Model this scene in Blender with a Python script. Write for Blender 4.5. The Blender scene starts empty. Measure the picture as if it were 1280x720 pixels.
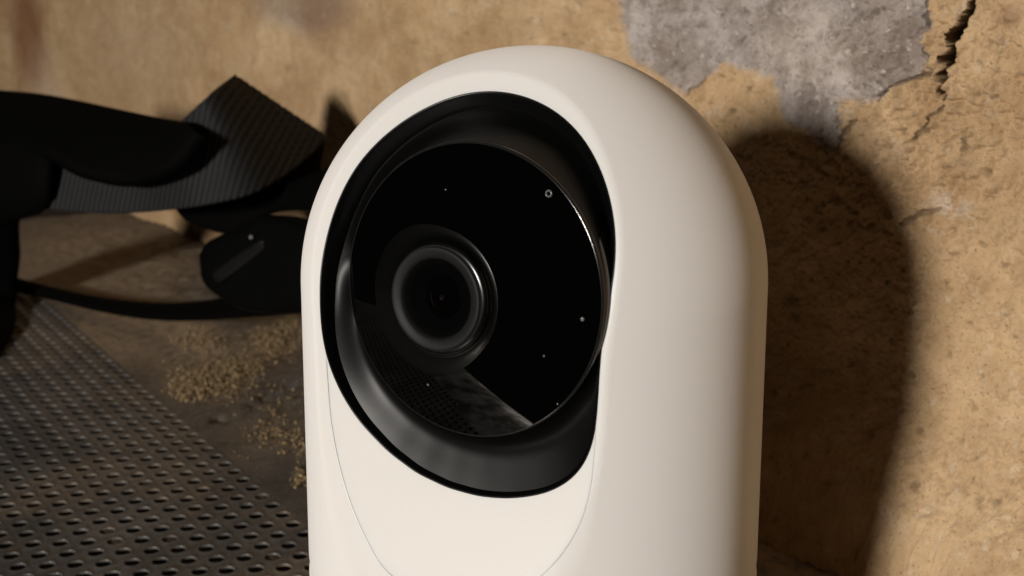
import bpy, math, random
import numpy as np

# ------------------------------------------------------------------ camera, world, lamp, exposure
scene = bpy.context.scene
col = scene.collection
random.seed(4)
rng = np.random.default_rng(7)

PITCH = math.radians(15)
FPX = 1500.0                       # focal length in pixels of a 1280 wide picture
RAD = 0.037                        # radius of the white body
ZC = 0.080                         # height of the dome's centre above the sheet
DIST = math.sqrt((FPX * RAD / 292.0) ** 2 + RAD ** 2)
FW = np.array([0, math.cos(PITCH), -math.sin(PITCH)])
UP = np.array([0, math.sin(PITCH), math.cos(PITCH)])
RT = np.array([1.0, 0, 0])
CEN = np.array([0, 0, ZC])
CAM = CEN - DIST * (FW + (667 - 640) / FPX * RT - (349 - 360) / FPX * UP)

cd = bpy.data.cameras.new('camera')
cam = bpy.data.objects.new('camera', cd)
col.objects.link(cam)
cam.location = CAM
cam.rotation_euler = (math.pi / 2 - PITCH, 0, 0)
cd.sensor_width = 36
cd.lens = 36 * FPX / 1280
cd.clip_start = 0.005
cd.clip_end = 50
cd.dof.use_dof = True
cd.dof.focus_distance = 0.184
cd.dof.aperture_fstop = 38
scene.camera = cam

world = bpy.data.worlds.new('World')
scene.world = world
world.use_nodes = True
world.node_tree.nodes['Background'].inputs[0].default_value = (1.0, 0.72, 0.45, 1)
world.node_tree.nodes['Background'].inputs[1].default_value = 0.004

LAZ, LEL, LDIST = math.radians(-32.5), math.radians(12.5), 0.85
lamp_pos = CEN + LDIST * np.array([math.sin(LAZ) * math.cos(LEL), -math.cos(LAZ) * math.cos(LEL), math.sin(LEL)])
ld = bpy.data.lights.new('lamp', 'POINT')
ld.energy = 28.5
ld.shadow_soft_size = 0.056
ld.color = (1.0, 0.945, 0.875)
lamp = bpy.data.objects.new('lamp', ld)
lamp.location = lamp_pos
col.objects.link(lamp)

scene.view_settings.view_transform = 'Standard'
scene.view_settings.look = 'None'
scene.view_settings.exposure = 0.0
scene.view_settings.gamma = 1.0
scene.view_settings.use_curve_mapping = False

# ------------------------------------------------------------------ helpers
def norm(v):
    v = np.asarray(v, float)
    return v / np.linalg.norm(v, axis=-1, keepdims=True)

def ray(x, y):
    x = np.asarray(x, float)[..., None]; y = np.asarray(y, float)[..., None]
    return FW + (x - 640) / FPX * RT - (y - 360) / FPX * UP

def at(x, y, depth):               # the point at a given distance along the view axis
    return CAM + ray(x, y) * np.asarray(depth, float)[..., None]

def _hash(ix, iy, seed):
    h = (ix.astype(np.int64) * 374761393 + iy.astype(np.int64) * 668265263 + seed * 1442695041) & 0xFFFFFFFF
    h = ((h ^ (h >> 13)) * 1274126177) & 0xFFFFFFFF
    h = h ^ (h >> 16)
    return (h & 0xFFFFFF) / float(0xFFFFFF)

def vnoise(x, y, seed=0):
    x = np.asarray(x, float); y = np.asarray(y, float)
    ix = np.floor(x); iy = np.floor(y); fx = x - ix; fy = y - iy
    ux = fx * fx * fx * (fx * (fx * 6 - 15) + 10); uy = fy * fy * fy * (fy * (fy * 6 - 15) + 10)
    a = _hash(ix, iy, seed); b = _hash(ix + 1, iy, seed); c = _hash(ix, iy + 1, seed); d = _hash(ix + 1, iy + 1, seed)
    return (a * (1 - ux) + b * ux) * (1 - uy) + (c * (1 - ux) + d * ux) * uy

def fbm(x, y, oct=4, seed=0, gain=0.5):
    s = 0; a = 1; t = 0
    for k in range(oct):
        c, n = math.cos(0.6 + k), math.sin(0.6 + k)
        f = 2.03 ** k
        s = s + a * vnoise((x * c - y * n) * f, (x * n + y * c) * f, seed + 17 * k)
        t += a; a *= gain
    return s / t - 0.5

def smooth(e0, e1, x):
    t = np.clip((x - e0) / (e1 - e0), 0, 1)
    return t * t * (3 - 2 * t)

def mesh_obj(name, verts, faces, mat, parent=None, smooth_shade=True, attrs=None):
    me = bpy.data.meshes.new(name)
    verts = np.asarray(verts, np.float32).reshape(-1, 3)
    if isinstance(faces, np.ndarray):
        k = faces.shape[1]; nf = len(faces)
        me.vertices.add(len(verts)); me.vertices.foreach_set('co', verts.ravel())
        me.loops.add(nf * k); me.loops.foreach_set('vertex_index', faces.astype(np.int32).ravel())
        me.polygons.add(nf)
        me.polygons.foreach_set('loop_start', np.arange(0, nf * k, k, dtype=np.int32))
        me.update(calc_edges=True)
    else:
        me.from_pydata(verts.tolist(), [], faces)
    if smooth_shade:
        me.polygons.foreach_set('use_smooth', np.ones(len(me.polygons), bool))
    for an, av in (attrs or {}).items():
        a = me.attributes.new(an, 'FLOAT', 'POINT')
        a.data.foreach_set('value', np.asarray(av, np.float32).ravel())
    me.validate()
    me.update()
    me.materials.append(mat)
    o = bpy.data.objects.new(name, me)
    col.objects.link(o)
    if parent is not None:
        o.parent = parent
        o.matrix_parent_inverse = parent.matrix_world.inverted()
    return o

def grid_faces(nr, nc, wrap=False, flip=False, off=0):
    i = np.arange(nr - 1)[:, None]
    j = np.arange(nc if wrap else nc - 1)[None, :]
    j2 = (j + 1) % nc
    f = np.stack([i * nc + j, i * nc + j2, (i + 1) * nc + j2, (i + 1) * nc + j], -1).reshape(-1, 4) + off
    return f[:, ::-1].copy() if flip else f

def empty(name, loc, label, cat):
    o = bpy.data.objects.new(name, None)
    o.location = loc
    o.empty_display_size = 0.02
    col.objects.link(o)
    o['label'] = label; o['category'] = cat
    bpy.context.view_layer.update()
    return o

def inpoly(px, py, poly):
    poly = np.asarray(poly, float); r = np.zeros(px.shape, bool); n = len(poly)
    for i in range(n):
        x1, y1 = poly[i]; x2, y2 = poly[(i + 1) % n]
        c = ((y1 > py) != (y2 > py)) & (px < (x2 - x1) * (py - y1) / (y2 - y1 + 1e-15) + x1)
        r ^= c
    return r

def segdist(px, py, line):
    d = np.full(px.shape, 1e9); s = np.zeros(px.shape)
    n = len(line) - 1
    for i in range(n):
        x1, y1 = line[i]; x2, y2 = line[i + 1]
        dx, dy = x2 - x1, y2 - y1
        t = np.clip(((px - x1) * dx + (py - y1) * dy) / (dx * dx + dy * dy + 1e-15), 0, 1)
        e = np.hypot(px - x1 - t * dx, py - y1 - t * dy)
        s = np.where(e < d, (i + t) / n, s)
        d = np.minimum(d, e)
    return d, s

# ------------------------------------------------------------------ materials
class NT:
    def __init__(self, name):
        self.m = bpy.data.materials.new(name); self.m.use_nodes = True
        self.t = self.m.node_tree; self.b = self.t.nodes['Principled BSDF']
        self.co = self.t.nodes.new('ShaderNodeTexCoord').outputs['Object']
    def lk(self, a, b): self.t.links.new(a, b)
    def noise(self, scale, detail=4, rough=0.55, co=None, lo=None, hi=None):
        n = self.t.nodes.new('ShaderNodeTexNoise')
        n.inputs['Scale'].default_value = scale; n.inputs['Detail'].default_value = detail; n.inputs['Roughness'].default_value = rough
        self.lk(co or self.co, n.inputs['Vector'])
        return self.ramp(n.outputs['Fac'], lo, hi) if lo is not None else n.outputs['Fac']
    def ramp(self, v, lo, hi):
        r = self.t.nodes.new('ShaderNodeMapRange'); r.interpolation_type = 'SMOOTHSTEP'
        r.inputs['From Min'].default_value = lo; r.inputs['From Max'].default_value = hi
        self.lk(v, r.inputs['Value']); return r.outputs['Result']
    def shift(self, d):
        v = self.t.nodes.new('ShaderNodeVectorMath'); v.operation = 'ADD'; v.inputs[1].default_value = (d, d * 0.7, -d)
        self.lk(self.co, v.inputs[0]); return v.outputs[0]
    def attr(self, name):
        a = self.t.nodes.new('ShaderNodeAttribute'); a.attribute_name = name; return a.outputs['Fac']
    def mix(self, f, a, b, mode='MIX'):
        n = self.t.nodes.new('ShaderNodeMix'); n.data_type = 'RGBA'; n.blend_type = mode
        for v, k in ((f, 0), (a, 6), (b, 7)):
            if isinstance(v, (int, float)): n.inputs[k].default_value = v
            elif isinstance(v, tuple): n.inputs[k].default_value = v + (1,)
            else: self.lk(v, n.inputs[k])
        return n.outputs[2]
    def math(self, op, a, b):
        n = self.t.nodes.new('ShaderNodeMath'); n.operation = op
        for v, k in ((a, 0), (b, 1)):
            if isinstance(v, (int, float)): n.inputs[k].default_value = v
            else: self.lk(v, n.inputs[k])
        return n.outputs[0]
    def base(self, v):
        if isinstance(v, tuple): self.b.inputs['Base Color'].default_value = v + (1,)
        else: self.lk(v, self.b.inputs['Base Color'])
    def rough(self, v):
        if isinstance(v, float): self.b.inputs['Roughness'].default_value = v
        else: self.lk(v, self.b.inputs['Roughness'])
    def bump(self, h, dist, strength=1.0):
        n = self.t.nodes.new('ShaderNodeBump'); n.inputs['Distance'].default_value = dist; n.inputs['Strength'].default_value = strength
        self.lk(h, n.inputs['Height']); self.lk(n.outputs['Normal'], self.b.inputs['Normal'])

def plastic(name, c, rough, grain=0.0, spec=0.5, coat=0.0, gs=9000):
    n = NT(name); n.base(c); n.rough(rough)
    n.b.inputs['Specular IOR Level'].default_value = spec
    n.b.inputs['Coat Weight'].default_value = coat
    if grain: n.bump(n.noise(gs, 2), grain)
    return n.m

def matte(m, v):
    i = m.node_tree.nodes['Principled BSDF'].inputs.get('Diffuse Roughness')
    if i: i.default_value = v
    return m
M_white = plastic('white_plastic', (0.805, 0.778, 0.752), 0.44, 0.000004, gs=14000, spec=0.38)
matte(M_white, 0.85)
for k_, v_ in (('Subsurface Weight', 0.2), ('Subsurface Scale', 0.003), ('Subsurface Radius', (1.0, 0.55, 0.35))):
    M_white.node_tree.nodes['Principled BSDF'].inputs[k_].default_value = v_
M_bezel = plastic('satin_black_plastic', (0.003, 0.0029, 0.0028), 0.34, 0.000004, spec=0.14, gs=14000)
M_lip = plastic('gloss_black_lip', (0.003, 0.003, 0.003), 0.3, spec=0.25)
M_glass = plastic('black_glass', (0.0008, 0.0008, 0.0008), 0.02, spec=0.45)
M_rim = plastic('window_rim', (0.012, 0.012, 0.012), 0.14)
M_ring = plastic('lens_ring_black', (0.010, 0.0098, 0.0095), 0.55, spec=0.2)
M_barrel = plastic('lens_barrel_black', (0.002, 0.002, 0.002), 0.22, spec=0.45)
M_well = plastic('lens_well', (0.0012, 0.0012, 0.0012), 0.8, spec=0.03)
M_lens = plastic('lens_element', (0.006, 0.003, 0.004), 0.10, spec=1.0, coat=1.0)
M_dot = plastic('tiny_clear_dome', (0.13, 0.13, 0.13), 0.08, spec=0.8)
M_gap = plastic('dark_gap', (0.02, 0.018, 0.016), 0.6)

def wall_mat():
    n = NT('rough_plaster')
    mm = n.attr('mortar'); stain = n.attr('stain'); red = n.attr('red'); pale = n.attr('pale'); pit_shade = n.attr('pit_shade')
    big = n.noise(28, 5, 0.6, lo=0.36, hi=0.66)
    mid = n.noise(160, 5, 0.65, lo=0.34, hi=0.68)
    fine = n.noise(1100, 3, 0.7, lo=0.30, hi=0.72)
    tan = n.mix(big, (0.64, 0.43, 0.225), (0.83, 0.61, 0.365))
    tan = n.mix(n.math('MULTIPLY', mid, 0.45), tan, (0.46, 0.295, 0.155))
    tan = n.mix(n.math('MULTIPLY', fine, 0.5), tan, (0.68, 0.53, 0.35))
    gb = n.noise(75, 4, 0.65, lo=0.42, hi=0.66)
    grey = n.mix(mid, (0.42, 0.365, 0.33), (0.62, 0.55, 0.51))
    grey = n.mix(n.math('MULTIPLY', gb, 0.55), grey, (0.27, 0.205, 0.165))
    grey = n.mix(n.math('MULTIPLY', stain, 0.7), grey, (0.25, 0.185, 0.14))
    gsp = n.noise(520, 4, 0.7, lo=0.58, hi=0.70)
    grey = n.mix(n.math('MULTIPLY', gsp, 0.75), grey, (0.17, 0.12, 0.085))
    gwh = n.noise(430, 3, 0.6, co=n.shift(0.37), lo=0.60, hi=0.70)
    grey = n.mix(n.math('MULTIPLY', gwh, 0.8), grey, (0.68, 0.62, 0.57))
    pl = n.noise(210, 5, 0.65, co=n.shift(0.71), lo=0.54, hi=0.72)
    tan = n.mix(n.math('MULTIPLY', pl, 0.7), tan, (0.76, 0.63, 0.46))
    dk = n.noise(120, 5, 0.7, co=n.shift(1.31), lo=0.52, hi=0.70)
    tan = n.mix(n.math('MULTIPLY', dk, 0.36), tan, (0.43, 0.265, 0.125))
    tan = n.mix(n.math('MULTIPLY', stain, 0.5), tan, n.mix(mid, (0.42, 0.26, 0.13), (0.34, 0.20, 0.095)))
    c = n.mix(mm, tan, grey)
    c = n.mix(n.math('MULTIPLY', red, 0.8), c, (0.22, 0.075, 0.03))
    c = n.mix(n.math('MULTIPLY', pale, 0.8), c, (0.70, 0.58, 0.45))
    c = n.mix(n.math('MULTIPLY', pit_shade, 0.85), c, (0.07, 0.035, 0.015))  # recess shade painted into the cracks and pits
    spk = n.noise(1300, 4, 0.7, lo=0.58, hi=0.68)
    c = n.mix(n.math('MULTIPLY', spk, 0.65), c, (0.16, 0.085, 0.04))
    n.base(c); n.rough(0.92); n.b.inputs['Specular IOR Level'].default_value = 0.2
    h = n.math('ADD', n.math('MULTIPLY', n.noise(900, 4, 0.6), 0.6), n.math('MULTIPLY', n.noise(2600, 3, 0.75), 0.7))
    n.bump(h, 0.0009, 0.8)
    return n.m
M_wall = matte(wall_mat(), 0.8)

def sheet_mat():
    n = NT('grimy_sheet_steel')
    dust = n.attr('dust')
    a = n.noise(45, 5, 0.65, lo=0.35, hi=0.68)
    b = n.noise(420, 4, 0.65, lo=0.35, hi=0.7)
    c = n.mix(a, (0.098, 0.095, 0.091), (0.180, 0.170, 0.157))
    c = n.mix(n.math('MULTIPLY', b, 0.5), c, (0.060, 0.049, 0.040))
    rs = n.noise(70, 4, 0.6, lo=0.58, hi=0.72)
    c = n.mix(n.math('MULTIPLY', rs, 0.3), c, (0.10, 0.048, 0.022))
    dd = n.math('MULTIPLY', dust, n.noise(260, 4, 0.7, lo=0.25, hi=0.6))
    c = n.mix(dd, c, (0.42, 0.31, 0.20))
    n.base(c)
    n.b.inputs['Metallic'].default_value = 0.25
    r = n.math('ADD', n.math('MULTIPLY', b, 0.25), 0.36)
    n.rough(n.math('ADD', r, n.math('MULTIPLY', dd, 0.4)))
    n.bump(n.noise(900, 4, 0.6), 0.00025, 0.7)
    return n.m
M_sheet = sheet_mat()
def edge_mat():
    n = NT('glare_steel'); a = n.noise(55, 5, 0.65, lo=0.4, hi=0.62); b = n.noise(20, 3, 0.6, lo=0.4, hi=0.65)
    n.base(n.mix(a, (0.80, 0.77, 0.72), (0.20, 0.17, 0.14))); n.b.inputs['Metallic'].default_value = 0.85
    n.rough(n.math('ADD', n.math('MULTIPLY', b, 0.16), 0.30)); n.bump(n.noise(600, 3), 0.0001, 0.5); return n.m
M_edge = edge_mat()  # steel brightened to throw added glare into the lens window

def board_mat():
    n = NT('dark_board'); a = n.noise(60, 5)
    n.base(n.mix(a, (0.010, 0.008, 0.006), (0.022, 0.017, 0.012))); n.rough(0.8); return n.m
M_board = board_mat()

def grain_mat():
    n = NT('sandy_crumbs'); a = n.noise(900, 3, lo=0.35, hi=0.65)
    n.base(n.mix(a, (0.24, 0.165, 0.080), (0.42, 0.305, 0.165))); n.rough(0.9); return n.m
M_grain = grain_mat()
M_dirt = plastic('dry_dirt', (0.085, 0.062, 0.042), 0.95, 0.0003, spec=0.1, gs=1500)

def nylon(name, c, r=0.55, sheen=0.15, spec=0.3):
    n = NT(name); a = n.noise(3000, 2, lo=0.3, hi=0.7)
    n.base(n.mix(a, tuple(x * 0.7 for x in c), tuple(x * 1.2 for x in c))); n.rough(r)
    n.b.inputs['Sheen Weight'].default_value = sheen; n.b.inputs['Specular IOR Level'].default_value = spec
    n.bump(n.noise(5000, 2), 0.00008, 0.6)
    return n.m
def web_mat():
    n = NT('black_webbing'); r = n.attr('rib'); a = n.noise(2500, 2, lo=0.3, hi=0.7)
    c = n.mix(r, (0.0012, 0.0012, 0.0012), (0.030, 0.030, 0.031)); n.base(n.mix(n.math('MULTIPLY', a, 0.4), c, (0.006, 0.006, 0.006))); n.rough(0.6)  # groove shade between the ribs painted into the webbing colour
    n.b.inputs['Specular IOR Level'].default_value = 0.12; return n.m
M_web = web_mat()
M_web_shade = nylon('shaded_webbing', (0.0016, 0.0015, 0.0014), 0.8, 0.0, 0.06)  # darker copy of the webbing, with shade put into its colour
M_buckle = plastic('buckle_black', (0.0015, 0.0015, 0.0015), 0.5, spec=0.12)

# ------------------------------------------------------------------ the setting: board, sheet, wall
WN = np.array([0.796, 0.606, 0.0]); WN /= np.linalg.norm(WN)      # into the wall
WT = np.array([-WN[1], WN[0], 0.0])                                # along the wall, away from the camera
WOFF = 0.106

def wt_from_px(x, y, off=WOFF):
    r = ray(x, y); s = (off - WN @ CAM) / (r @ WN)
    p = CAM + r * s[..., None]
    return p @ WT, p[..., 2]

def px_of(p):
    v = p - CAM; z = v @ FW
    return 640 + FPX * (v @ RT) / z, 360 - FPX * (v @ UP) / z

# wall grid, fine where the photograph shows it close
def spaced(a, b, fn):
    out = [a]
    while out[-1] < b: out.append(out[-1] + fn(out[-1]))
    return np.array(out)
tt = spaced(-0.30, 1.70, lambda t: 0.00026 if -0.065 < t < 0.085 else (0.006 if t > 0.95 or t < -0.17 else 0.0011))
zz = spaced(-0.012, 0.30, lambda z: 0.00028 if 0.015 < z < 0.130 else 0.002)
T, Z = np.meshgrid(tt, zz)
def pts(lst):
    a = np.array(lst, float); t, z = wt_from_px(a[:, 0], a[:, 1]); return list(zip(t, z))
warpx = 0.0022 * fbm(T * 130, Z * 130, 4, 5) + 0.0009 * fbm(T * 700, Z * 700, 3, 6)
warpy = 0.0022 * fbm(T * 130, Z * 130, 4, 8) + 0.0009 * fbm(T * 700, Z * 700, 3, 9)
TW, ZW = T + warpx, Z + warpy
mort_poly = pts([(765, -120), (773, 0), (785, 45), (788, 72), (851, 119), (872, 100), (904, 80), (930, 87), (957, 96), (970, 120),
                 (975, 147), (1012, 166), (1040, 190), (1056, 183), (1053, 151), (1046, 124), (1099, 126), (1122, 101), (1154, 96),
                 (1158, 69), (1156, 18), (1150, -120)])
def blob(x, y, rx, ry, soft=0.5):
    # an oval patch on the wall, given by where its centre and edges lie
    (tc, zc_), (te, _), (_, ze) = pts([(x, y), (x + rx, y), (x, y - ry)])
    d = np.hypot((TW - tc) / (abs(te - tc) + 1e-9), (ZW - zc_) / (abs(ze - zc_) + 1e-9))
    return 1 - smooth(1 - soft, 1 + soft, d)
m_in = inpoly(TW, ZW, mort_poly)
dm, _ = segdist(TW, ZW, mort_poly + [mort_poly[0]])
sd = np.where(m_in, dm, -dm)
sd = sd + 0.0016 * fbm(T * 600, Z * 600, 4, 33, 0.65)
mort = smooth(-0.0009, 0.0011, sd)
mort = np.maximum(mort, 0.55 * blob(372, 5, 62, 34, 0.4))
red = 0.9 * blob(34, 40, 22, 75, 0.6) + 0.35 * blob(400, 15, 40, 28) + 0.5 * blob(1262, 18, 18, 16)
pale = blob(1198, 252, 24, 14, 0.6) + 0.7 * blob(165, 60, 60, 60, 0.7) * 0.4 + 0.6 * blob(1000, 60, 60, 40, 0.8) * 0.5 + 0.5*blob(60, 120, 20, 50, .7)
pale = pale * smooth(-0.2, 0.15, fbm(T * 900, Z * 900, 3, 31) + 0.05)
rough_ = 1 - 0.6 * smooth(0.09, 0.25, T)
H = 0.0075 * fbm(T * 18, Z * 18, 3, 1) + 0.0032 * fbm(T * 65, Z * 65, 4, 2) + rough_ * (0.0007 + 0.0013 * blob(1140, 190, 150, 130, 0.7)) * fbm(T * 420, Z * 420, 4, 3, 0.6) + (0.0055 * rough_ + 0.0075 * blob(1140, 150, 130, 130, 0.7)) * np.abs(fbm(T * 240, Z * 240, 4, 57, 0.65))
tanz = 1 - mort
H += 0.0006 * tanz * fbm(T * 260, Z * 260, 4, 12, 0.6) + 0.0008 * fbm(T * 1300, Z * 1300, 2, 14, 0.7)
H += 0.0014 * mort * fbm(T * 330, Z * 330, 4, 13, 0.6)
H += -0.0007 * mort                                               # the grey mortar stands a little lower
pit_shade = np.zeros_like(T); SHEAR = np.zeros_like(T)
def crack(lst, w, depth, seed):
    global H, pit_shade, SHEAR
    ln = pts(lst)
    d, s = segdist(T + warpx * 0.9, Z + warpy * 0.9, ln)
    ww = w * (0.75 + 0.6 * vnoise(s * 7, s * 0, seed)) * np.clip(np.minimum(s, 1 - s) * 6 + 0.25, 0, 1)
    k = 1 - smooth(ww * 0.35, ww, d)
    H -= depth * k; SHEAR = np.maximum(SHEAR, depth * k); pit_shade = np.maximum(pit_shade, k * min(1, depth / 0.003))
crack([(1216, -60), (1212, 0), (1199, 35), (1187, 66), (1182, 100), (1172, 118)], 0.0011, 0.0200, 41)
crack([(1182, 96), (1180, 130), (1160, 160), (1140, 178)], 0.0007, 0.0020, 42)
crack([(1165, 95), (1156, 60), (1152, 20), (1156, -30)], 0.0007, 0.0018, 43)
crack([(1096, 128), (1108, 112), (1122, 101), (1150, 97), (1168, 92)], 0.0006, 0.0022, 44)
crack([(850, 122), (862, 110), (880, 98)], 0.0005, 0.0014, 45)
crack([(1135, 282), (1152, 270), (1170, 261), (1190, 258)], 0.0006, 0.0016, 46)
crack([(1208, 186), (1215, 172), (1222, 166)], 0.0005, 0.0012, 47)
crack([(1186, 180), (1200, 170), (1218, 160)], 0.0004, 0.0009, 48)
crack([(1075, 150), (1058, 165), (1052, 190)], 0.0008, 0.0018, 49)
for (x, y, r) in [(1214, 179, 7), (1179, 594, 8), (1193, 441, 6), (1221, 501, 6), (1190, 354, 5), (988, 372, 12), (994, 395, 9), (1105, 535, 10), (1080, 590, 10),
                  (1248, 60, 9), (922, 15, 8), (915, 52, 10), (1075, 20, 9), (1240, 215, 5), (1262, 330, 4), (1160, 640, 5), (1255, 610, 6), (1140, 470, 5),
                  (188, 305, 9), (170, 352, 10), (118, 315, 6), (95, 300, 6), (150, 285, 5), (268, 58, 5), (362, 84, 6), (1020, 480, 8), (1060, 330, 7)]:
    b = blob(x, y, r * 0.75, r * 0.75, 0.8) * smooth(-0.25, 0.05, fbm(T * 800 + x, Z * 800, 3, 77)); H -= 0.0013 * b; pit_shade = np.maximum(pit_shade, 0.45 * b)
# scattered pits in the plaster
cell = 0.0042
ci, cj = np.floor(T / cell), np.floor(Z / cell)
for di in (-1, 0, 1):
    for dj in (-1, 0, 1):
        a, b = ci + di, cj + dj
        hx, hy, hr = _hash(a, b, 71), _hash(a, b, 72), _hash(a, b, 73)
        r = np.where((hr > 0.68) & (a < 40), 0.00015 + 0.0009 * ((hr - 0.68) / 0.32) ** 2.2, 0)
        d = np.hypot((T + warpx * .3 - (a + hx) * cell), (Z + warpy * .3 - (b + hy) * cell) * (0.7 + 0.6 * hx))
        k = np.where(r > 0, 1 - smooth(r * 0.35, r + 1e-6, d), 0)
        H -= 0.0010 * k * (0.4 + hx); pit_shade = np.maximum(pit_shade, 0.4 * k)
# torn ridge between mortar and crack, and the spalled step right of the crack
rg = blob(1176, 55, 18, 75, 0.6); H += rg * (0.0004 + 0.0036 * fbm(T * 700, Z * 420, 5, 15, 0.6))
nr, nc = T.shape
fc = grid_faces(nr, nc, flip=False)
mface = (mort.ravel()[fc].mean(1) > 0.5)
stain = 0.55 * smooth(0.02, 0.22, fbm(T * 26, Z * 30, 4, 52)) + 0.5 * smooth(0.05, 0.20, fbm(T * 90, Z * 90, 4, 53, 0.6))
stain = stain + 0.55 * smooth(0.08, 0.30, T) + 0.5 * blob(1130, 210, 90, 80, 0.7) * smooth(-0.15, 0.15, fbm(T * 220, Z * 220, 4, 54)) + 0.35 * blob(1175, 60, 30, 110, 0.6) + 0.55 * blob(1105, 45, 50, 60, 0.6)
stain = stain + 0.7 * smooth(0.08, 0.2, T) * smooth(-0.02, 0.16, fbm(T * 22, Z * 42, 4, 58))
stain = stain * (1 - 0.8 * blob(60, 120, 30, 60, 0.7)) * (1 - 0.8 * blob(330, 60, 60, 40, 0.8)) * (1 - 0.8 * blob(165, 372, 110, 26, 0.6)) * (1 - 0.7 * blob(1240, 600, 90, 160, 0.7))
# the wall's foot swells outward
H += 0.024 * smooth(0.042, 0.0, Z) * smooth(0.16, 0.06, T)
attrs = dict(stain=np.clip(stain, 0, 1), mortar=mort, red=np.clip(red, 0, 1), pale=np.clip(pale, 0, 1), pit_shade=pit_shade)
H = H * 1.0
P = WN * 1.0 * (WOFF - H)[..., None] + WT * (T + 0.42 * SHEAR)[..., None] + np.array([0, 0, 1.0]) * Z[..., None]
wall = empty('stone_wall', tuple(WN * WOFF + np.array([0, 0, 0.0])), 'rough tan plastered stone wall with a grey mortar patch and a dark crack', 'wall')
def sub_mesh(name, V, F, mat, parent, at_):
    u, inv = np.unique(F.ravel(), return_inverse=True)
    return mesh_obj(name, V.reshape(-1, 3)[u], inv.reshape(-1, 4), mat, parent, True, {k: v.ravel()[u] for k, v in at_.items()})
# solid back of the wall
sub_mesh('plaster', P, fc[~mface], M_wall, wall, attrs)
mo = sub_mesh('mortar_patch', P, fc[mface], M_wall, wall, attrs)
mo['label'] = 'grey mortar patch'
# masonry core behind the plaster skin
def box_along(t0, t1, n0, n1, z0, z1):
    v = [WT * t + WN * n + np.array([0, 0, z]) for z in (z0, z1) for n in (n0, n1) for t in (t0, t1)]
    f = [(0, 1, 3, 2), (4, 6, 7, 5), (0, 4, 5, 1), (2, 3, 7, 6), (0, 2, 6, 4), (1, 5, 7, 3)]
    return v, f
v, f = box_along(-0.299, 1.69, WOFF + 0.032, WOFF + 0.16, -0.05, 0.299)
mesh_obj('wall_core', v, f, M_wall, wall, False)

# perforated steel sheet
SN = norm(np.array([0.824, 0.567, 0.0])); ST = np.array([-SN[1], SN[0], 0.0])
PITCHH = 0.0062
ROWH = PITCHH * 0.866
N_EDGE = -0.0036                # last row of holes towards the wall
N_LO = -0.46
def t_edge(nv): return -0.042 - 0.51 * (nv + 0.15)        # the sheet's free front edge
corner = [math.atan2(ROWH, PITCHH), math.pi - math.atan2(ROWH, PITCHH), math.pi + math.atan2(ROWH, PITCHH), 2 * math.pi - math.atan2(ROWH, PITCHH)]
def rectpt(a, hw, hh):
    c, q = math.cos(a), math.sin(a); k = min(hw / abs(c) if abs(c) > 1e-9 else 9, hh / abs(q) if abs(q) > 1e-9 else 9); return (c * k, q * k)
angs = sorted([a for a in np.arange(12) / 12 * 2 * math.pi if min(abs(a - c) for c in corner) > 0.18] + corner)
NA = len(angs)
rect = np.array([rectpt(a, PITCHH / 2, ROWH / 2) for a in angs])
rings = [(0.350, 0.0), (0.318, 0.00010), (0.297, 0.00008), (0.282, -0.0001), (0.276, -0.00045), (0.290, -0.0006)]
tile = [np.c_[rect, np.zeros(NA)]]
for r, z in rings:
    tile.append(np.c_[np.cos(angs) * r * PITCHH, np.sin(angs) * r * PITCHH, np.full(NA, z)])
tile = np.concatenate(tile)
tf = grid_faces(len(rings) + 1, NA, wrap=True, flip=False)
flat = np.array([(-1, -1), (1, -1), (1, 1), (-1, 1)]) * np.array([PITCHH / 2, ROWH / 2])
rows = int((N_EDGE - N_LO) / ROWH)
V, F, V4, PLUG = [], [], [], []
cnt = 0
for r in range(rows):
    nn = N_EDGE - r * ROWH
    te = t_edge(nn)
    for k in range(int(te / PITCHH) - 3, int((0.50 if nn > -0.14 else 0.30) / PITCHH)):
        tc = k * PITCHH + (PITCHH / 2 if r % 2 else 0)
        if tc + PITCHH < te - 0.004: continue
        if tc > te + 0.030:
            jit = rng.normal(0, 0.00007, 2)
            V.append(np.c_[tile[:, 0] + tc, tile[:, 1] + nn, tile[:, 2]]); V[-1][NA:, :2] += jit
            F.append(tf + cnt); cnt += len(tile)
            if rng.random() < 0.035 + 0.10 * (vnoise(tc * 30, nn * 30, 91) > 0.78): PLUG.append((tc, nn))
        else:
            q = flat + np.array([tc, nn]); q[:, 0] = np.maximum(q[:, 0], t_edge(q[:, 1]))
            V4.append(np.c_[q, np.zeros(4)])
V = np.concatenate(V); F = np.concatenate(F); V4 = np.concatenate(V4)
F4 = np.arange(len(V4)).reshape(-1, 4)
def to_sheet(v):
    w = ST * v[:, :1] + SN * v[:, 1:2] + np.array([0, 0, 1.0]) * v[:, 2:3]
    w[:, 2] += 0.0006 * fbm(v[:, 0] * 14, v[:, 1] * 14, 2, 21)
    return w
sheet = empty('perforated_sheet', (0, 0, 0), 'dark grimy steel sheet with rows of small punched holes under the camera', 'metal sheet')
mesh_obj('perforated_panel', to_sheet(V), F, M_sheet, sheet, True, {'dust': 0.25 * smooth(0.0, 0.25, fbm(V[:, 0] * 35, V[:, 1] * 35, 4, 23))})
mesh_obj('front_margin', to_sheet(V4), F4, M_edge, sheet, True, {'dust': np.zeros(len(V4))})
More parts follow.
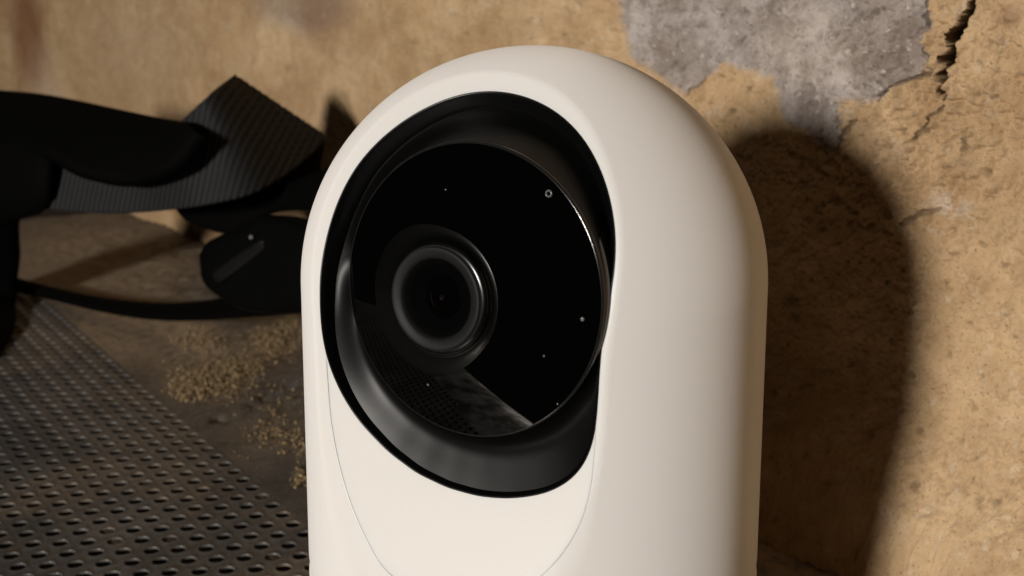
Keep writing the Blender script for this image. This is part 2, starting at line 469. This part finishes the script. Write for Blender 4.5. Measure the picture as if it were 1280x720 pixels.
# dirt clogging some of the holes
PV, PF = [], []
for i, (tc, nn) in enumerate(PLUG):
    a_ = np.arange(8) / 8 * 2 * math.pi; r_ = PITCHH * 0.285
    z_ = -0.00035 - 0.0004 * rng.random(9)
    PV.append(np.r_[np.c_[np.cos(a_) * r_ + tc, np.sin(a_) * r_ + nn, z_[:8]], [[tc, nn, z_[8] + 0.0003]]])
    PF += [(i * 9 + q, i * 9 + (q + 1) % 8, i * 9 + 8) for q in range(8)]
dp = mesh_obj('dirt_plug', to_sheet(np.concatenate(PV)), np.array(PF), M_dirt, sheet)
dp['kind'] = 'stuff'
# out-of-view front edge, its roll added to throw lamp glare into the window
en = np.linspace(N_LO, N_EDGE + 0.06, 240); ea = np.linspace(0, 1.45, 16); ER = 0.028
dperp = norm(np.array([-1.0, -0.51]))                      # (t, n) outwards across the edge
EVV = np.stack([np.stack([t_edge(en) + dperp[0] * ER * math.sin(q), en + dperp[1] * ER * math.sin(q), np.full(len(en), -ER * (1 - math.cos(q)))], -1) for q in ea])
EW = ST * EVV[..., :1] + SN * EVV[..., 1:2] + np.array([0, 0, 1.0]) * EVV[..., 2:3]
EW[..., 2] += 0.0006 * fbm(EVV[0, :, 0] * 14, EVV[0, :, 1] * 14, 2, 21)[None]
mesh_obj('glare_edge', EW, grid_faces(len(ea), len(en)), M_edge, sheet)
# plain margin, dusted, running under the wall
mt = np.arange(-0.16, 0.50, 0.0011); mn = np.linspace(N_EDGE + ROWH / 2, WOFF + 0.045, 95)
MT, MN = np.meshgrid(mt, mn)
mz = 0.0006 * fbm(MT * 14, MN * 14, 2, 21) + smooth(0.010, 0.05, MN) * (0.0030 * (fbm(MT * 55, MN * 55, 4, 24) + 0.25) + 0.0014 * fbm(MT * 260, MN * 260, 3, 25))
Pm = ST * MT[..., None] + SN * MN[..., None] + np.array([0, 0, 1.0]) * mz[..., None]
mx, my = px_of(Pm)
def pb(x, y, rx, ry, soft=0.5):
    return 1 - smooth(1 - soft, 1 + soft, np.hypot((mx - x) / rx, (my - y) / ry))
dust = 0.95 * pb(160, 415, 95, 42, 0.6) + 0.9 * pb(130, 325, 150, 50, 0.5) + 0.75 * pb(258, 470, 60, 34, 0.5) + 0.7 * pb(345, 425, 45, 30, 0.6) + 0.4 * pb(250, 425, 40, 25) + 0.35 * pb(330, 540, 60, 40, 0.7)
dust = dust + 0.9 * smooth(WOFF - 0.050, WOFF - 0.026, Pm @ WN) * smooth(0.10, 0.02, MT)
crease, _ = segdist(mx + 6 * fbm(mx / 9, my / 9, 2, 61), my + 6 * fbm(mx / 9, my / 9, 2, 62), [(270, 524), (295, 518), (330, 498), (395, 474)])
Pm[..., 2] -= 0.0018 * (1 - smooth(2, 6, crease))
mesh_obj('sheet_margin', Pm, grid_faces(*MT.shape), M_sheet, sheet, True, {'dust': np.clip(dust, 0, 1)})
# board below the sheet
q0, q1 = -0.46, 0.13
bv_ = [ST * t + SN * n_ + np.array([0, 0, z]) for z in (-0.03, -0.0045) for n_, t in ((q0, t_edge(q0) + 0.03), (q1, t_edge(q1) + 0.03), (q1, 0.6), (q0, 0.6))]
bo = mesh_obj('tabletop', bv_, [(0, 1, 2, 3), (4, 7, 6, 5), (0, 4, 5, 1), (1, 5, 6, 2), (2, 6, 7, 3), (3, 7, 4, 0)], M_board, None, False); bo['kind'] = 'structure'

# sandy crumbs fallen from the wall
ico_v = norm(np.array([(-1, 1.618, 0), (1, 1.618, 0), (-1, -1.618, 0), (1, -1.618, 0), (0, -1, 1.618), (0, 1, 1.618), (0, -1, -1.618), (0, 1, -1.618), (1.618, 0, -1), (1.618, 0, 1), (-1.618, 0, -1), (-1.618, 0, 1)]))
ico_f = np.array([(0, 11, 5), (0, 5, 1), (0, 1, 7), (0, 7, 10), (0, 10, 11), (1, 5, 9), (5, 11, 4), (11, 10, 2), (10, 7, 6), (7, 1, 8), (3, 9, 4), (3, 4, 2), (3, 2, 6), (3, 6, 8), (3, 8, 9), (4, 9, 5), (2, 4, 11), (6, 2, 10), (8, 6, 7), (9, 8, 1)])
def ground_px(x, y):
    r = ray(x, y); s = -CAM[2] / r[..., 2]; return CAM + r * s[..., None]
GV, GF = [], []
gc = 0
for (x, y, rx, ry, n_) in [(262, 478, 40, 20, 1900), (235, 488, 22, 12, 700), (300, 462, 30, 12, 700), (340, 432, 34, 14, 1300), (368, 405, 16, 12, 700), (300, 450, 60, 30, 350), (252, 428, 26, 11, 700), (375, 602, 8, 8, 160), (376, 560, 10, 26, 160),
                           (340, 545, 35, 18, 200), (350, 500, 45, 25, 120), (325, 560, 50, 45, 60)]:
    a = rng.normal(0, 0.55, (n_, 2))
    p = ground_px(x + a[:, 0] * rx, y + a[:, 1] * ry)
    for q in p:
        nn = q @ SN
        if q @ WN > WOFF or nn < N_EDGE + 0.004: continue
        s = 0.00012 + 0.00042 * rng.random() ** 4
        vv = ico_v * (s * (0.7 + 0.6 * rng.random((12, 1)))) * np.array([1, 1, 0.8])
        h = 0.0002 + 0.0012 * max(0, (nn - 0.02) / 0.05) + 0.0014 * rng.random() ** 2
        GV.append(vv + np.array([q[0], q[1], h])); GF.append(ico_f + gc); gc += 12
crumbs = mesh_obj('sandy_crumbs', np.concatenate(GV), np.concatenate(GF), M_grain, None, False)
crumbs['kind'] = 'stuff'; crumbs['label'] = 'golden sandy crumbs scattered on the sheet along the foot of the wall'; crumbs['category'] = 'crumbs'

# ------------------------------------------------------------------ the white pan and tilt camera
dev = empty('security_camera', (0, 0, 0), 'white domed security camera with a black round lens window, standing by the wall', 'camera')
FAZ = math.radians(-24)
FA = np.array([math.sin(FAZ), -math.cos(FAZ), 0.0])      # where the front faces
FE = np.array([math.cos(FAZ), math.sin(FAZ), 0.0])       # sideways, to the right in the picture
prof_z = np.array([-1.40, -1.20, -1.04, -0.88, -0.70, -0.5, -0.32, -0.14, 0.0, 0.14, 0.26, 0.40, 0.56, 0.70, 0.82, 0.89, 0.922, 1.2])
prof_q = np.array([1.08, 1.00, 0.940, 0.888, 0.842, 0.810, 0.796, 0.79, 0.783, 0.762, 0.726, 0.675, 0.608, 0.535, 0.457, 0.408, 0.387, 0.20])
_zs = np.linspace(-1.4, 1.2, 1301)
_qs = np.interp(_zs, prof_z, prof_q)
_k = np.hanning(121); _k /= _k.sum()
_qs = np.convolve(np.pad(_qs, 60, mode='reflect', reflect_type='odd'), _k, 'valid')
ZBOT = -0.0466
def smax(a, b, k):
    h = np.clip(0.5 + 0.5 * (a - b) / k, 0, 1)
    return b * (1 - h) + a * h + k * h * (1 - h)
def g(p):                                                 # inside < 0; p relative to the dome centre
    x, y, z = p[..., 0], p[..., 1], p[..., 2]
    rr = RAD * (1 + 0.022 * np.clip(-z / 0.05, 0, 1.2))
    cap = np.where(z > 0, np.sqrt(x * x + y * y + z * z), np.sqrt(x * x + y * y)) - rr
    fr = p @ FA - RAD * np.interp(z / RAD, _zs, _qs)
    zr = np.maximum(0, -0.50 - z / RAD)
    d = smax(cap, fr * 0.85, 0.00038 + 0.0009 * smooth(0.0, 0.4, zr))
    return smax(d, ZBOT - z, 0.0016)
P0 = np.array([0, 0, -0.010])
def cast(dirs):                                           # surface along directions from P0
    lo = np.zeros(dirs.shape[:-1]); hi = np.full(dirs.shape[:-1], 0.075)
    # march outward for the first crossing, then bisect
    found = np.zeros(dirs.shape[:-1], bool)
    for s in np.linspace(0.012, 0.066, 28):
        inside = g(P0 + dirs * s) < 0
        lo = np.where(~found & inside, s, lo)
        hi = np.where(~found & ~inside, s, hi)
        found |= ~inside
    for _ in range(20):
        m = 0.5 * (lo + hi); ins = g(P0 + dirs * m[..., None]) < 0
        lo = np.where(ins, m, lo); hi = np.where(ins, hi, m)
    return P0 + dirs * (0.5 * (lo + hi))[..., None]
def hit(px, py):                                          # from the camera onto the body surface
    o = CAM - CEN; r = norm(ray(np.asarray(px, float), np.asarray(py, float)))
    s = np.full(r.shape[:-1], 0.09)
    for _ in range(400):
        d = g(o + r * s[..., None]); s = s + np.clip(d * 0.6, -0.002, 0.002)
    return o + r * s[..., None]
EZ = np.array([0, 0, 1.0])
def gnormal(p):
    e = 2e-5
    return norm(np.stack([g(p + e * v) - g(p - e * v) for v in np.eye(3)], -1))
def set_normals(o, nrm):
    me = o.data
    vn = np.zeros(len(me.vertices) * 3); me.vertices.foreach_get('normal', vn)
    if (vn.reshape(-1, 3) * nrm.reshape(-1, 3)).sum(-1).mean() < 0: me.flip_normals()
    o.data.normals_split_custom_set_from_vertices(nrm.reshape(-1, 3).astype(float).tolist())
def todir(th, t):                                         # polar about the front axis
    return np.cos(th)[..., None] * FA + np.sin(th)[..., None] * (np.cos(t)[..., None] * FE + np.sin(t)[..., None] * EZ)
def topolar(p):
    d = norm(p - P0); return np.arccos(np.clip(d @ FA, -1, 1)), np.arctan2(d @ EZ, d @ FE) % (2 * math.pi)

open_px = np.array([(611.6, 112.6), (652, 118.5), (692, 136.6), (724, 166), (748, 207), (762.5, 251), (768.5, 291.6), (768, 332), (760, 371.7), (751.5, 413), (747.5, 455), (745.5, 496.7),
                    (743.5, 530), (736.7, 563), (720, 592.5), (691, 611.5), (653, 619.8), (616, 620.2), (578, 613), (541, 599), (503, 576), (470, 547), (441, 513), (418.5, 471.7), (406, 430), (402.5, 382),
                    (403, 340), (408.5, 303.7), (420.5, 259.4), (438.8, 219), (467, 183), (503, 152.7), (543, 128.8), (577, 117)])
bp = hit(open_px[:, 0], open_px[:, 1])
bth, bt = topolar(bp)
o_ = np.argsort(bt); bt, bth = bt[o_], bth[o_]
NT_ = 960
tg = np.arange(NT_) / NT_ * 2 * math.pi
def periodic(tq, ts, vs, sm):
    v = np.interp(tq, np.r_[ts[-1] - 2 * math.pi, ts, ts[0] + 2 * math.pi], np.r_[vs[-1], vs, vs[0]])
    if sm:
        k = np.hanning(sm * 2 + 1); k /= k.sum()
        v = np.convolve(np.r_[v[-sm:], v, v[:sm]], k, 'valid')
    return v
thB = periodic(tg, bt, bth, 32)
# seam of the lower front panel
seam_px = np.array([(405.5, 432), (408, 470), (413, 530), (425, 590), (443, 645), (470, 700), (490, 722), (523, 742), (565, 752), (605, 750), (650, 738), (690, 708), (722, 662), (738, 610), (744.5, 550), (746.3, 500)])
seam_px = seam_px[:-1]
_tq = np.linspace(0, len(seam_px) - 1, 140); _i = np.minimum(_tq.astype(int), len(seam_px) - 2); _f = (_tq - _i)[:, None]
_p = np.vstack([2 * seam_px[0] - seam_px[1], seam_px, 2 * seam_px[-1] - seam_px[-2]])
seam_px = 0.5 * (2 * _p[_i + 1] + (_p[_i + 2] - _p[_i]) * _f + (2 * _p[_i] - 5 * _p[_i + 1] + 4 * _p[_i + 2] - _p[_i + 3]) * _f ** 2 + (3 * _p[_i + 1] - _p[_i] - 3 * _p[_i + 2] + _p[_i + 3]) * _f ** 3)
sp = hit(seam_px[:, 0], seam_px[:, 1]); sth, st = topolar(sp)
st = np.where(st < 1.5, st + 2 * math.pi, st)
st = np.r_[st, 6.262]; sth = np.r_[sth, np.interp(6.262, tg, thB)]
tL, tR = st[0], st[-1]                                    # goes from left, through the bottom, to the right
inr = (tg > tL) & (tg < tR)
o2 = np.argsort(st)
thS = np.interp(tg, st[o2], sth[o2])
k = np.hanning(31); k /= k.sum(); thS_s = np.convolve(np.pad(thS, 15, mode='edge'), k, 'valid')
thS = np.maximum(np.where(inr, thS_s, 0), thB)
wid = np.clip((thS - thB) / 0.02, 0, 1)
GAP = 0.0026
th0 = np.where(inr, np.maximum(thS, thB), thB)
NR = 440
u = np.linspace(0, 1, NR); u = 0.45 * u + 0.55 * u ** 2.5
TH = th0[None, :] + (math.pi - 0.002 - th0[None, :]) * u[:, None]
SH = cast(todir(TH, np.broadcast_to(tg, TH.shape)))
# inward lip at the opening
def lip(edge, depth, rnd):
    d = norm(P0 - edge)
    inw = -FA[None, :]
    # outward-in-plane direction from the opening's own centre
    c = edge.mean(0); rad = norm((c - edge) - ((c - edge) @ FA)[:, None] * FA)
    return [edge + inw * rnd * 0.35 + rad * rnd * 0.10, edge + inw * depth * 0.5 + rad * rnd * 0.15, edge + inw * depth + rad * rnd * 0.15]
lips = lip(SH[0], 0.0022, 0.00022)
allr = np.concatenate([np.stack(lips[::-1]), SH])
head = mesh_obj('head_shell', allr + CEN, grid_faces(len(allr), NT_, wrap=True, flip=False), M_white, dev)
set_normals(head, np.concatenate([np.repeat(gnormal(SH[:1]), len(lips), 0), gnormal(SH)]))

# lower front panel
idx = np.where(inr & (thS - thB > 0.004))[0]
NP_ = 150
up_ = np.linspace(0, 1, NP_)
gapang = 0.0012 + 0.0046 * np.clip(-np.cos(tg[idx]) + 0.15, 0, 1)
THP = thB[idx][None, :] + (thS[idx] - gapang - thB[idx])[None, :] * up_[:, None]
PP = cast(todir(THP, np.broadcast_to(tg[idx], THP.shape))) - FA * 0.00003
top = PP[0]; bot = PP[-1]
tlip = [top - FA * 0.002 + EZ * 0.00010, top - FA * 0.0002 + EZ * 0.00010, top - FA * 0.00006 + EZ * 0.00006]
din = norm(P0 - bot)
blip = [bot + din * 0.00005, bot - FA * 0.0012]
PR = np.concatenate([np.stack(tlip), PP[0:], np.stack(blip)])
fp = mesh_obj('front_panel', PR + CEN, grid_faces(len(PR), len(idx)), M_white, dev)
pn = gnormal(PP); din_ = norm(np.broadcast_to(P0, bot.shape) - bot)
set_normals(fp, np.concatenate([pn[:1], pn[:1], pn[:1], pn, norm(pn[-1:] * 0.6 - din_[None] * 0 - EZ * 0.5), norm(pn[-1:] * 0.1 - EZ)]))
# dark floor below the seam
bk = np.stack([cast(todir(thS[idx] - 0.012, tg[idx])) - gnormal(bot) * 0.00028, cast(todir(thS[idx] + 0.012, tg[idx])) - gnormal(bot) * 0.00028])
mesh_obj('panel_gasket', bk[:, 14:-14] + CEN, grid_faces(2, len(idx) - 28), M_gap, dev)

# lens window: a shallow glossy dome, tilted with the ball
dn = norm(-0.5 * RT + 0.866 * (-FW) - 0.13 * UP)
dn = norm(dn)
e1 = norm(np.cross(EZ, dn)); e2 = np.cross(dn, e1)
fhit = hit(np.array([585.5]), np.array([364.0]))[0]
DC = fhit - (ray(585.5, 364.0) / np.linalg.norm(ray(585.5, 364.0))) * -0.0004
ddepth = (DC + CEN - CAM) @ FW
RD = 187.0 / FPX * ddepth
ROC = 0.140
SAG = ROC - math.sqrt(ROC ** 2 - RD ** 2)
def disc_pt(r, phi, h):
    return DC + e1 * (r * np.cos(phi))[..., None] + e2 * (r * np.sin(phi))[..., None] + dn * np.asarray(h)[..., None]
NPH = 192
ph = np.arange(NPH) / NPH * 2 * math.pi
rr = np.linspace(0.001, RD - 0.00035, 44)
hh = np.sqrt(ROC ** 2 - rr ** 2) - (ROC - SAG)
rows_ = [(r, h) for r, h in zip(rr, hh)]
Pd = np.stack([disc_pt(np.full(NPH, r), ph, np.full(NPH, h)) for r, h in rows_])
window = mesh_obj('lens_window', Pd + CEN, grid_faces(len(rows_), NPH, wrap=True), M_glass, dev)
rim_rows = [(RD - 0.00035, hh[-1] - 0.00001), (RD - 0.00022, hh[-1] - 0.00003), (RD - 0.0001, -0.00008), (RD, -0.0003), (RD, -0.0045)]
Pr = np.stack([disc_pt(np.full(NPH, r), ph, np.full(NPH, h)) for r, h in rim_rows])
mesh_obj('window_rim', Pr + CEN, grid_faces(len(rim_rows), NPH, wrap=True), M_rim, dev)

# black recess round the window: raised lip, then a floor that climbs to the window
B3 = cast(todir(thB, tg))
sm_ = lambda v, n_: np.apply_along_axis(lambda c_: np.convolve(np.r_[c_[-n_:], c_, c_[:n_]], (lambda q: q / q.sum())(np.hanning(2 * n_ + 1)), 'valid'), 0, v)
tang = np.roll(B3, -3, 0) - np.roll(B3, 3, 0)
NL = norm(sm_(gnormal(B3), 50))
nin = norm(np.cross(NL, tang)); nin = nin * np.sign((nin * (B3.mean(0) - B3)).sum(-1, keepdims=True))
nin = norm(sm_(nin, 30))
rel = B3 - DC
phi = np.arctan2(rel @ e2, rel @ e1)
left = np.clip(-np.cos(phi), 0, 1); low = smooth(0.1, 0.75, -np.sin(phi)); high = smooth(-0.3, 0.6, np.sin(phi))
d0 = 0.0011 + 0.0013 * left ** 2 + 0.0008 * high
wl = 0.00055 + 0.0007 * high + 0.0004 * left * (1 - low)
lip_prof = [(-0.20, -0.30, 0), (-0.16, 0.00, 0), (-0.08, 0.06, 0), (0.04, 0.05, 0), (0.16, -0.06, 0), (0, 0, 0.35), (0, 0, 0.7), (0, 0, 1.0)]
lp = []
for c_, h_, q in lip_prof:
    if q == 0: lp.append(B3 + nin * (c_ * 0.001) + NL * (h_ * 0.001))
    else: lp.append(B3 + nin * (0.00016 + (wl - 0.00016) * q)[:, None] - NL * (0.00006 + d0 * q)[:, None])
lp.append(B3 + nin * wl[:, None] * 1.05 - NL * (d0 + 0.0008)[:, None])
mesh_obj('recess_lip', np.stack(lp) + CEN, grid_faces(len(lp), NT_, wrap=True, flip=True), M_lip, dev)
D3 = disc_pt(np.full(NT_, RD + 0.00005), phi, np.full(NT_, -0.0007))
B4 = B3 + nin * wl[:, None] * 0.98 - NL * (d0 + 0.00002)[:, None]
dv = D3 - B4; hd = dv @ FA; lat = dv - hd[:, None] * FA
Ll = np.linalg.norm(lat, axis=1)
S = np.linspace(0, 1, 48)
bez = np.stack([B4 + lat * q + FA * (hd * q ** (1.8 - 0.35 * high) - (0.02 + 0.37 * low) * Ll * q * (1 - q ** 4))[:, None] for q in S])
mesh_obj('recess', bez + CEN, grid_faces(len(S), NT_, wrap=True, flip=True), M_bezel, dev)

# lens barrel, standing on the window
lc_px = (553.0, 371.5)
# foot of the barrel on the window's dome
lo_, hi_ = 0.1, 0.2
rl = ray(*[np.float64(v) for v in lc_px]); rl = rl / np.linalg.norm(rl)
sc_c = DC + dn * (SAG - ROC)
oc = (CAM - CEN) - sc_c; b_ = rl @ oc; s_ = -b_ - math.sqrt(b_ * b_ - (oc @ oc - ROC ** 2))
LF = (CAM - CEN) + rl * s_ - dn * 0.0006
def lathe(name, prof, mat, parent, n=96, origin=None, axis=None):
    o0 = LF if origin is None else origin
    a = np.arange(n) / n * 2 * math.pi
    Vv = np.stack([o0 + e1 * (r * np.cos(a))[:, None] + e2 * (r * np.sin(a))[:, None] + dn * h for r, h in prof])
    return mesh_obj(name, Vv + CEN, grid_faces(len(prof), n, wrap=True), mat, parent)
mm = 0.001
LS = 0.87
barrel = lathe('lens_barrel', [(r * LS * mm, h * mm) for r, h in [(8.55, 2.1), (9.0, 2.0), (9.25, 1.75), (9.34, 1.4), (9.45, 1.0), (9.75, 0.72), (10.3, 0.52), (11.0, 0.36), (11.8, 0.24), (12.6, 0.12), (13.4, -0.02), (14.0, -0.2)]], M_barrel, dev)
lathe('lens_ring', [(r * LS * mm, h * mm) for r, h in [(6.35, 1.7), (6.5, 2.2), (6.8, 2.45), (7.9, 2.70), (8.2, 2.70), (8.36, 2.58), (8.42, 2.1), (8.55, 2.1)]], M_ring, barrel)
well = lathe('lens_well', [(r * LS * mm, h * mm) for r, h in [(1.9, -0.4), (2.4, -0.1), (2.5, 0.2), (3.6, 0.5), (3.7, 0.8), (5.2, 1.2), (5.3, 1.5), (6.35, 1.7)]], M_well, barrel)
lathe('front_element', [(r * mm, (0.62 - (3.6 - math.sqrt(3.6 ** 2 - r * r))) * mm) for r in np.linspace(0.01, 1.9, 14)], M_lens, barrel, 48)

lathe('element_ring', [(r * mm, h * mm) for r, h in [(1.72, 0.35), (1.80, 0.52), (1.95, 0.55), (2.05, 0.40)]], plastic('element_ring_black', (0.02, 0.012, 0.011), 0.25), barrel, 48)

# tiny fittings, specks and a glint dot on the window
def on_window(x, y):
    r_ = ray(np.float64(x), np.float64(y)); r_ = r_ / np.linalg.norm(r_)
    b2 = r_ @ oc; s2 = -b2 - math.sqrt(b2 * b2 - (oc @ oc - ROC ** 2))
    return (CAM - CEN) + r_ * s2
def small_dome(name, x, y, r, mat, hgt=0.6):
    p = on_window(x, y)
    return lathe(name, [(max(1e-6, r * math.sin(a)), r * hgt * math.cos(a)) for a in np.linspace(0.02, 1.57, 7)], mat, window, 20, origin=p)
small_dome('glint_dot', 728, 399, 0.00030, M_dot)  # pale bead standing in for a glint on the glass
for x, y, r in ((680, 445, 0.00016), (557, 237, 0.00012), (697, 505, 0.00014), (535, 481, 0.00018)):
    small_dome('dust_speck', x, y, r, M_dot)
p_ = on_window(686, 242)
lathe('microphone_hole', [(a * mm, h * mm) for a, h in [(0.28, 0.0), (0.30, 0.10), (0.40, 0.12), (0.50, 0.08), (0.52, -0.02)]], M_dot, window, 24, origin=p_)

# base below the head
nb = 200
a = np.arange(nb) / nb * 2 * math.pi
rb = RAD * 1.022
bprof = [(0.5 * rb, ZBOT + 0.0003), (rb - 0.0022, ZBOT), (rb - 0.0020, ZBOT - 0.0006), (rb - 0.0006, ZBOT - 0.0008), (rb - 0.0001, ZBOT - 0.0012), (rb, ZBOT - 0.0018), (rb * 1.0, -0.070), (rb * 0.99, -0.0765), (rb * 0.96, -0.0785), (rb * 0.5, -0.0790)]
bv = np.stack([np.c_[r * np.cos(a), r * np.sin(a), np.full(nb, z)] for r, z in bprof])
base = mesh_obj('base', bv + CEN, grid_faces(len(bprof), nb, wrap=True, flip=True), M_white, dev)
gv = np.stack([np.c_[r * np.cos(a), r * np.sin(a), np.full(nb, z)] for r, z in [(rb - 0.0012, ZBOT + 0.0008), (rb - 0.0012, ZBOT - 0.0009)]])
mesh_obj('swivel_ring', gv + CEN, grid_faces(2, nb, wrap=True, flip=True), M_gap, dev)
fv = np.stack([np.c_[r * np.cos(a), r * np.sin(a), np.full(nb, z)] for r, z in [(rb * 0.5, -0.0785), (rb * 0.88, -0.0785), (rb * 0.88, -0.0798), (rb * 0.5, -0.0798)]])
mesh_obj('foot_pad', fv + CEN, grid_faces(4, nb, wrap=True, flip=True), M_gap, dev)

# ------------------------------------------------------------------ the black webbing strap
def crom(a, n):
    a = np.asarray(a, float); m = len(a) - 1
    p = np.vstack([2 * a[0] - a[1], a, 2 * a[-1] - a[-2]])
    tq = np.linspace(0, m, n); i = np.minimum(tq.astype(int), m - 1); f_ = (tq - i)[:, None]
    p0, p1, p2, p3 = p[i], p[i + 1], p[i + 2], p[i + 3]
    return 0.5 * (2 * p1 + (p2 - p0) * f_ + (2 * p0 - 5 * p1 + 4 * p2 - p3) * f_ ** 2 + (3 * p1 - p0 - 3 * p2 + p3) * f_ ** 3)
def ribbon(name, rows, mat, parent, n=160, m=14, thick=0.0016, rib=0.0, pitch=0.0016, bulge=0.0):
    r = crom(rows, n)
    A = at(r[:, 0], r[:, 1], r[:, 2]); Bq = at(r[:, 3], r[:, 4], r[:, 5])
    w = np.linspace(0, 1, m)
    G = A[:, None] * (1 - w[None, :, None]) + Bq[:, None] * w[None, :, None]
    dl = np.gradient(G, axis=0); dw = np.gradient(G, axis=1)
    nn = norm(np.cross(dl, dw))
    vdir = norm(CAM - G); nn = nn * np.sign((nn * vdir).sum(-1).mean() + 1e-9)
    arc = np.r_[0, np.cumsum(np.linalg.norm(np.diff(G.mean(1), axis=0), axis=1))]
    ph_ = (G - G[0, 0]) @ norm(RT * 0.97 - UP * 0.22) / pitch
    off = rib * np.abs(np.sin(ph_ * math.pi)) ** 0.7
    off = off + bulge * np.sin(w * math.pi)[None, :]
    Fr = G + nn * off[..., None]; Bk = G - nn * thick
    ring = np.concatenate([Fr, Bk[:, ::-1]], 1)                # closed section
    k_ = 2 * m
    fs = grid_faces(n, k_, wrap=True).tolist()
    fs += [list(range(k_)), [(n - 1) * k_ + q for q in range(k_)][::-1]]
    rv = np.abs(np.sin(ph_ * math.pi)) ** 0.8 if rib else np.ones(G.shape[:2])
    o = mesh_obj(name, ring, fs, mat, parent, True, {'rib': np.concatenate([rv, rv[:, ::-1]], 1)})
    return o
strap = empty('webbing_strap', tuple(at(150.0, 400.0, 0.43)), 'black ribbed webbing strap looped and folded against the wall, with a plastic buckle', 'strap')
# ribbed front length up to the fold
ribbon('ribbed_webbing', [(40, 190, .408, 40, 258, .406), (62, 192, .402, 64, 262, .400), (110, 196, .394, 115, 266, .392), (165, 196, .385, 178, 265, .383), (215, 162, .372, 252, 257, .368), (255, 125, .366, 318, 241, .369), (278, 105, .374, 366, 212, .388), (293, 94, .384, 410, 172, .411)],
       M_web, strap, n=700, m=40, thick=0.0014, rib=0.00060, pitch=0.0019)
# the length folded back behind it
ribbon('folded_webbing', [(296, 100, .392, 407, 174, .416), (293, 120, .400, 404, 190, .414), (285, 170, .405, 402, 215, .408), (290, 215, .402, 420, 235, .398), (295, 245, .398, 440, 262, .385)],
       M_web_shade, strap, n=60, m=10, thick=0.0012)
# dark upper length lying across the top
ribbon('upper_length', [(-60, 110, .455, -60, 196, .430), (-10, 112, .440, -5, 192, .412), (50, 117, .422, 55, 190, .388), (105, 127, .402, 112, 216, .376), (160, 139, .386, 165, 224, .367), (205, 148, .374, 214, 205, .357), (232, 152, .364, 246, 166, .354)],
       M_web_shade, strap, n=90, m=12, thick=0.004, bulge=0.002)
# upright length at the left edge, down to the sheet
ribbon('side_loop', [(-60, 170, .430, 60, 183, .393), (-60, 220, .430, 57, 225, .392), (-60, 258, .435, 54, 264, .400), (-60, 285, .445, 23, 278, .425), (-60, 330, .460, 22, 330, .455), (-60, 380, .455, 20, 372, .465), (-60, 420, .425, 16, 410, .435), (-60, 452, .400, -4, 446, .407)],
       M_web_shade, strap, n=90, m=10, thick=0.003, bulge=0.003)
# thin edge-on length along the bottom
ribbon('lower_webbing', [(10, 344, .495, 10, 357, .485), (60, 357, .480, 60, 369, .472), (120, 370, .460, 120, 383, .450), (190, 378, .440, 190, 394, .430), (250, 376, .420, 250, 395, .410), (310, 366, .398, 310, 391, .388), (400, 350, .365, 400, 386, .358)],
       M_web_shade, strap, n=120, m=8, thick=0.0022, bulge=0.0006)
# webbing from the buckle up behind the fold
ribbon('buckle_webbing', [(215, 250, .412, 232, 276, .410), (270, 240, .402, 285, 292, .400), (320, 240, .392, 335, 268, .390), (370, 225, .380, 384, 262, .374), (420, 205, .368, 425, 262, .362)],
       M_web_shade, strap, n=60, m=8, thick=0.002, bulge=0.001)

# side-release buckle: rounded body, raised ridge, pin head
def rounded_prism(name, outline, depth_a, depth_b, mat, parent, thick=0.010, bev=0.0018):
    # outline in the picture, given a sloping front face and a real thickness
    o_px = crom(np.vstack([outline, outline[:1]]), 90)[:-1]
    xs = o_px[:, 0]; x0, x1 = xs.min(), xs.max()
    dep = depth_a + (depth_b - depth_a) * (xs - x0) / (x1 - x0)
    ring0 = at(o_px[:, 0], o_px[:, 1], dep)
    c = ring0.mean(0)
    n_ = norm(np.cross(ring0[30] - ring0[0], ring0[60] - ring0[0])); n_ = n_ * np.sign(n_ @ (CAM - c))
    ins = lambda q: c + (ring0 - c) * (1 - q)
    rows = [ins(0.999) , ins(0.55) , ins(0.22), ins(0.11) - n_ * bev * 0.15, ins(0.04) - n_ * bev * 0.5, ring0 - n_ * bev * 1.3, ring0 - n_ * thick, ins(0.1) - n_ * (thick + bev), ins(0.999) - n_ * (thick + bev)]
    V_ = np.stack(rows)
    return mesh_obj(name, V_, grid_faces(len(rows), V_.shape[1], wrap=True), mat, parent)
buckle = rounded_prism('buckle', np.array([(243, 318), (256, 300), (292, 284), (330, 268), (385, 282), (420, 300), (420, 380), (360, 392), (300, 388), (268, 372), (248, 352)], float), .392, .352, M_buckle, strap)
rounded_prism('buckle_ridge', np.array([(264, 348), (268, 338), (322, 301), (330, 303), (328, 312), (276, 352)], float), .384, .372, plastic('buckle_ridge_black', (0.005, 0.005, 0.005), 0.5, spec=0.2), buckle, thick=0.002, bev=0.0006)
sv = []
pc = at(314.0, 296.5, 0.374)
sp_v = [pc + np.array([0.0007 * math.sin(i / 8 * math.pi) * math.cos(j / 16 * 2 * math.pi), 0.0007 * math.sin(i / 8 * math.pi) * math.sin(j / 16 * 2 * math.pi), 0.0007 * math.cos(i / 8 * math.pi)]) for i in range(9) for j in range(16)]
mesh_obj('pin_head', np.array(sp_v), grid_faces(9, 16, wrap=True), plastic('pin_metal', (0.2, 0.2, 0.2), 0.3), buckle)
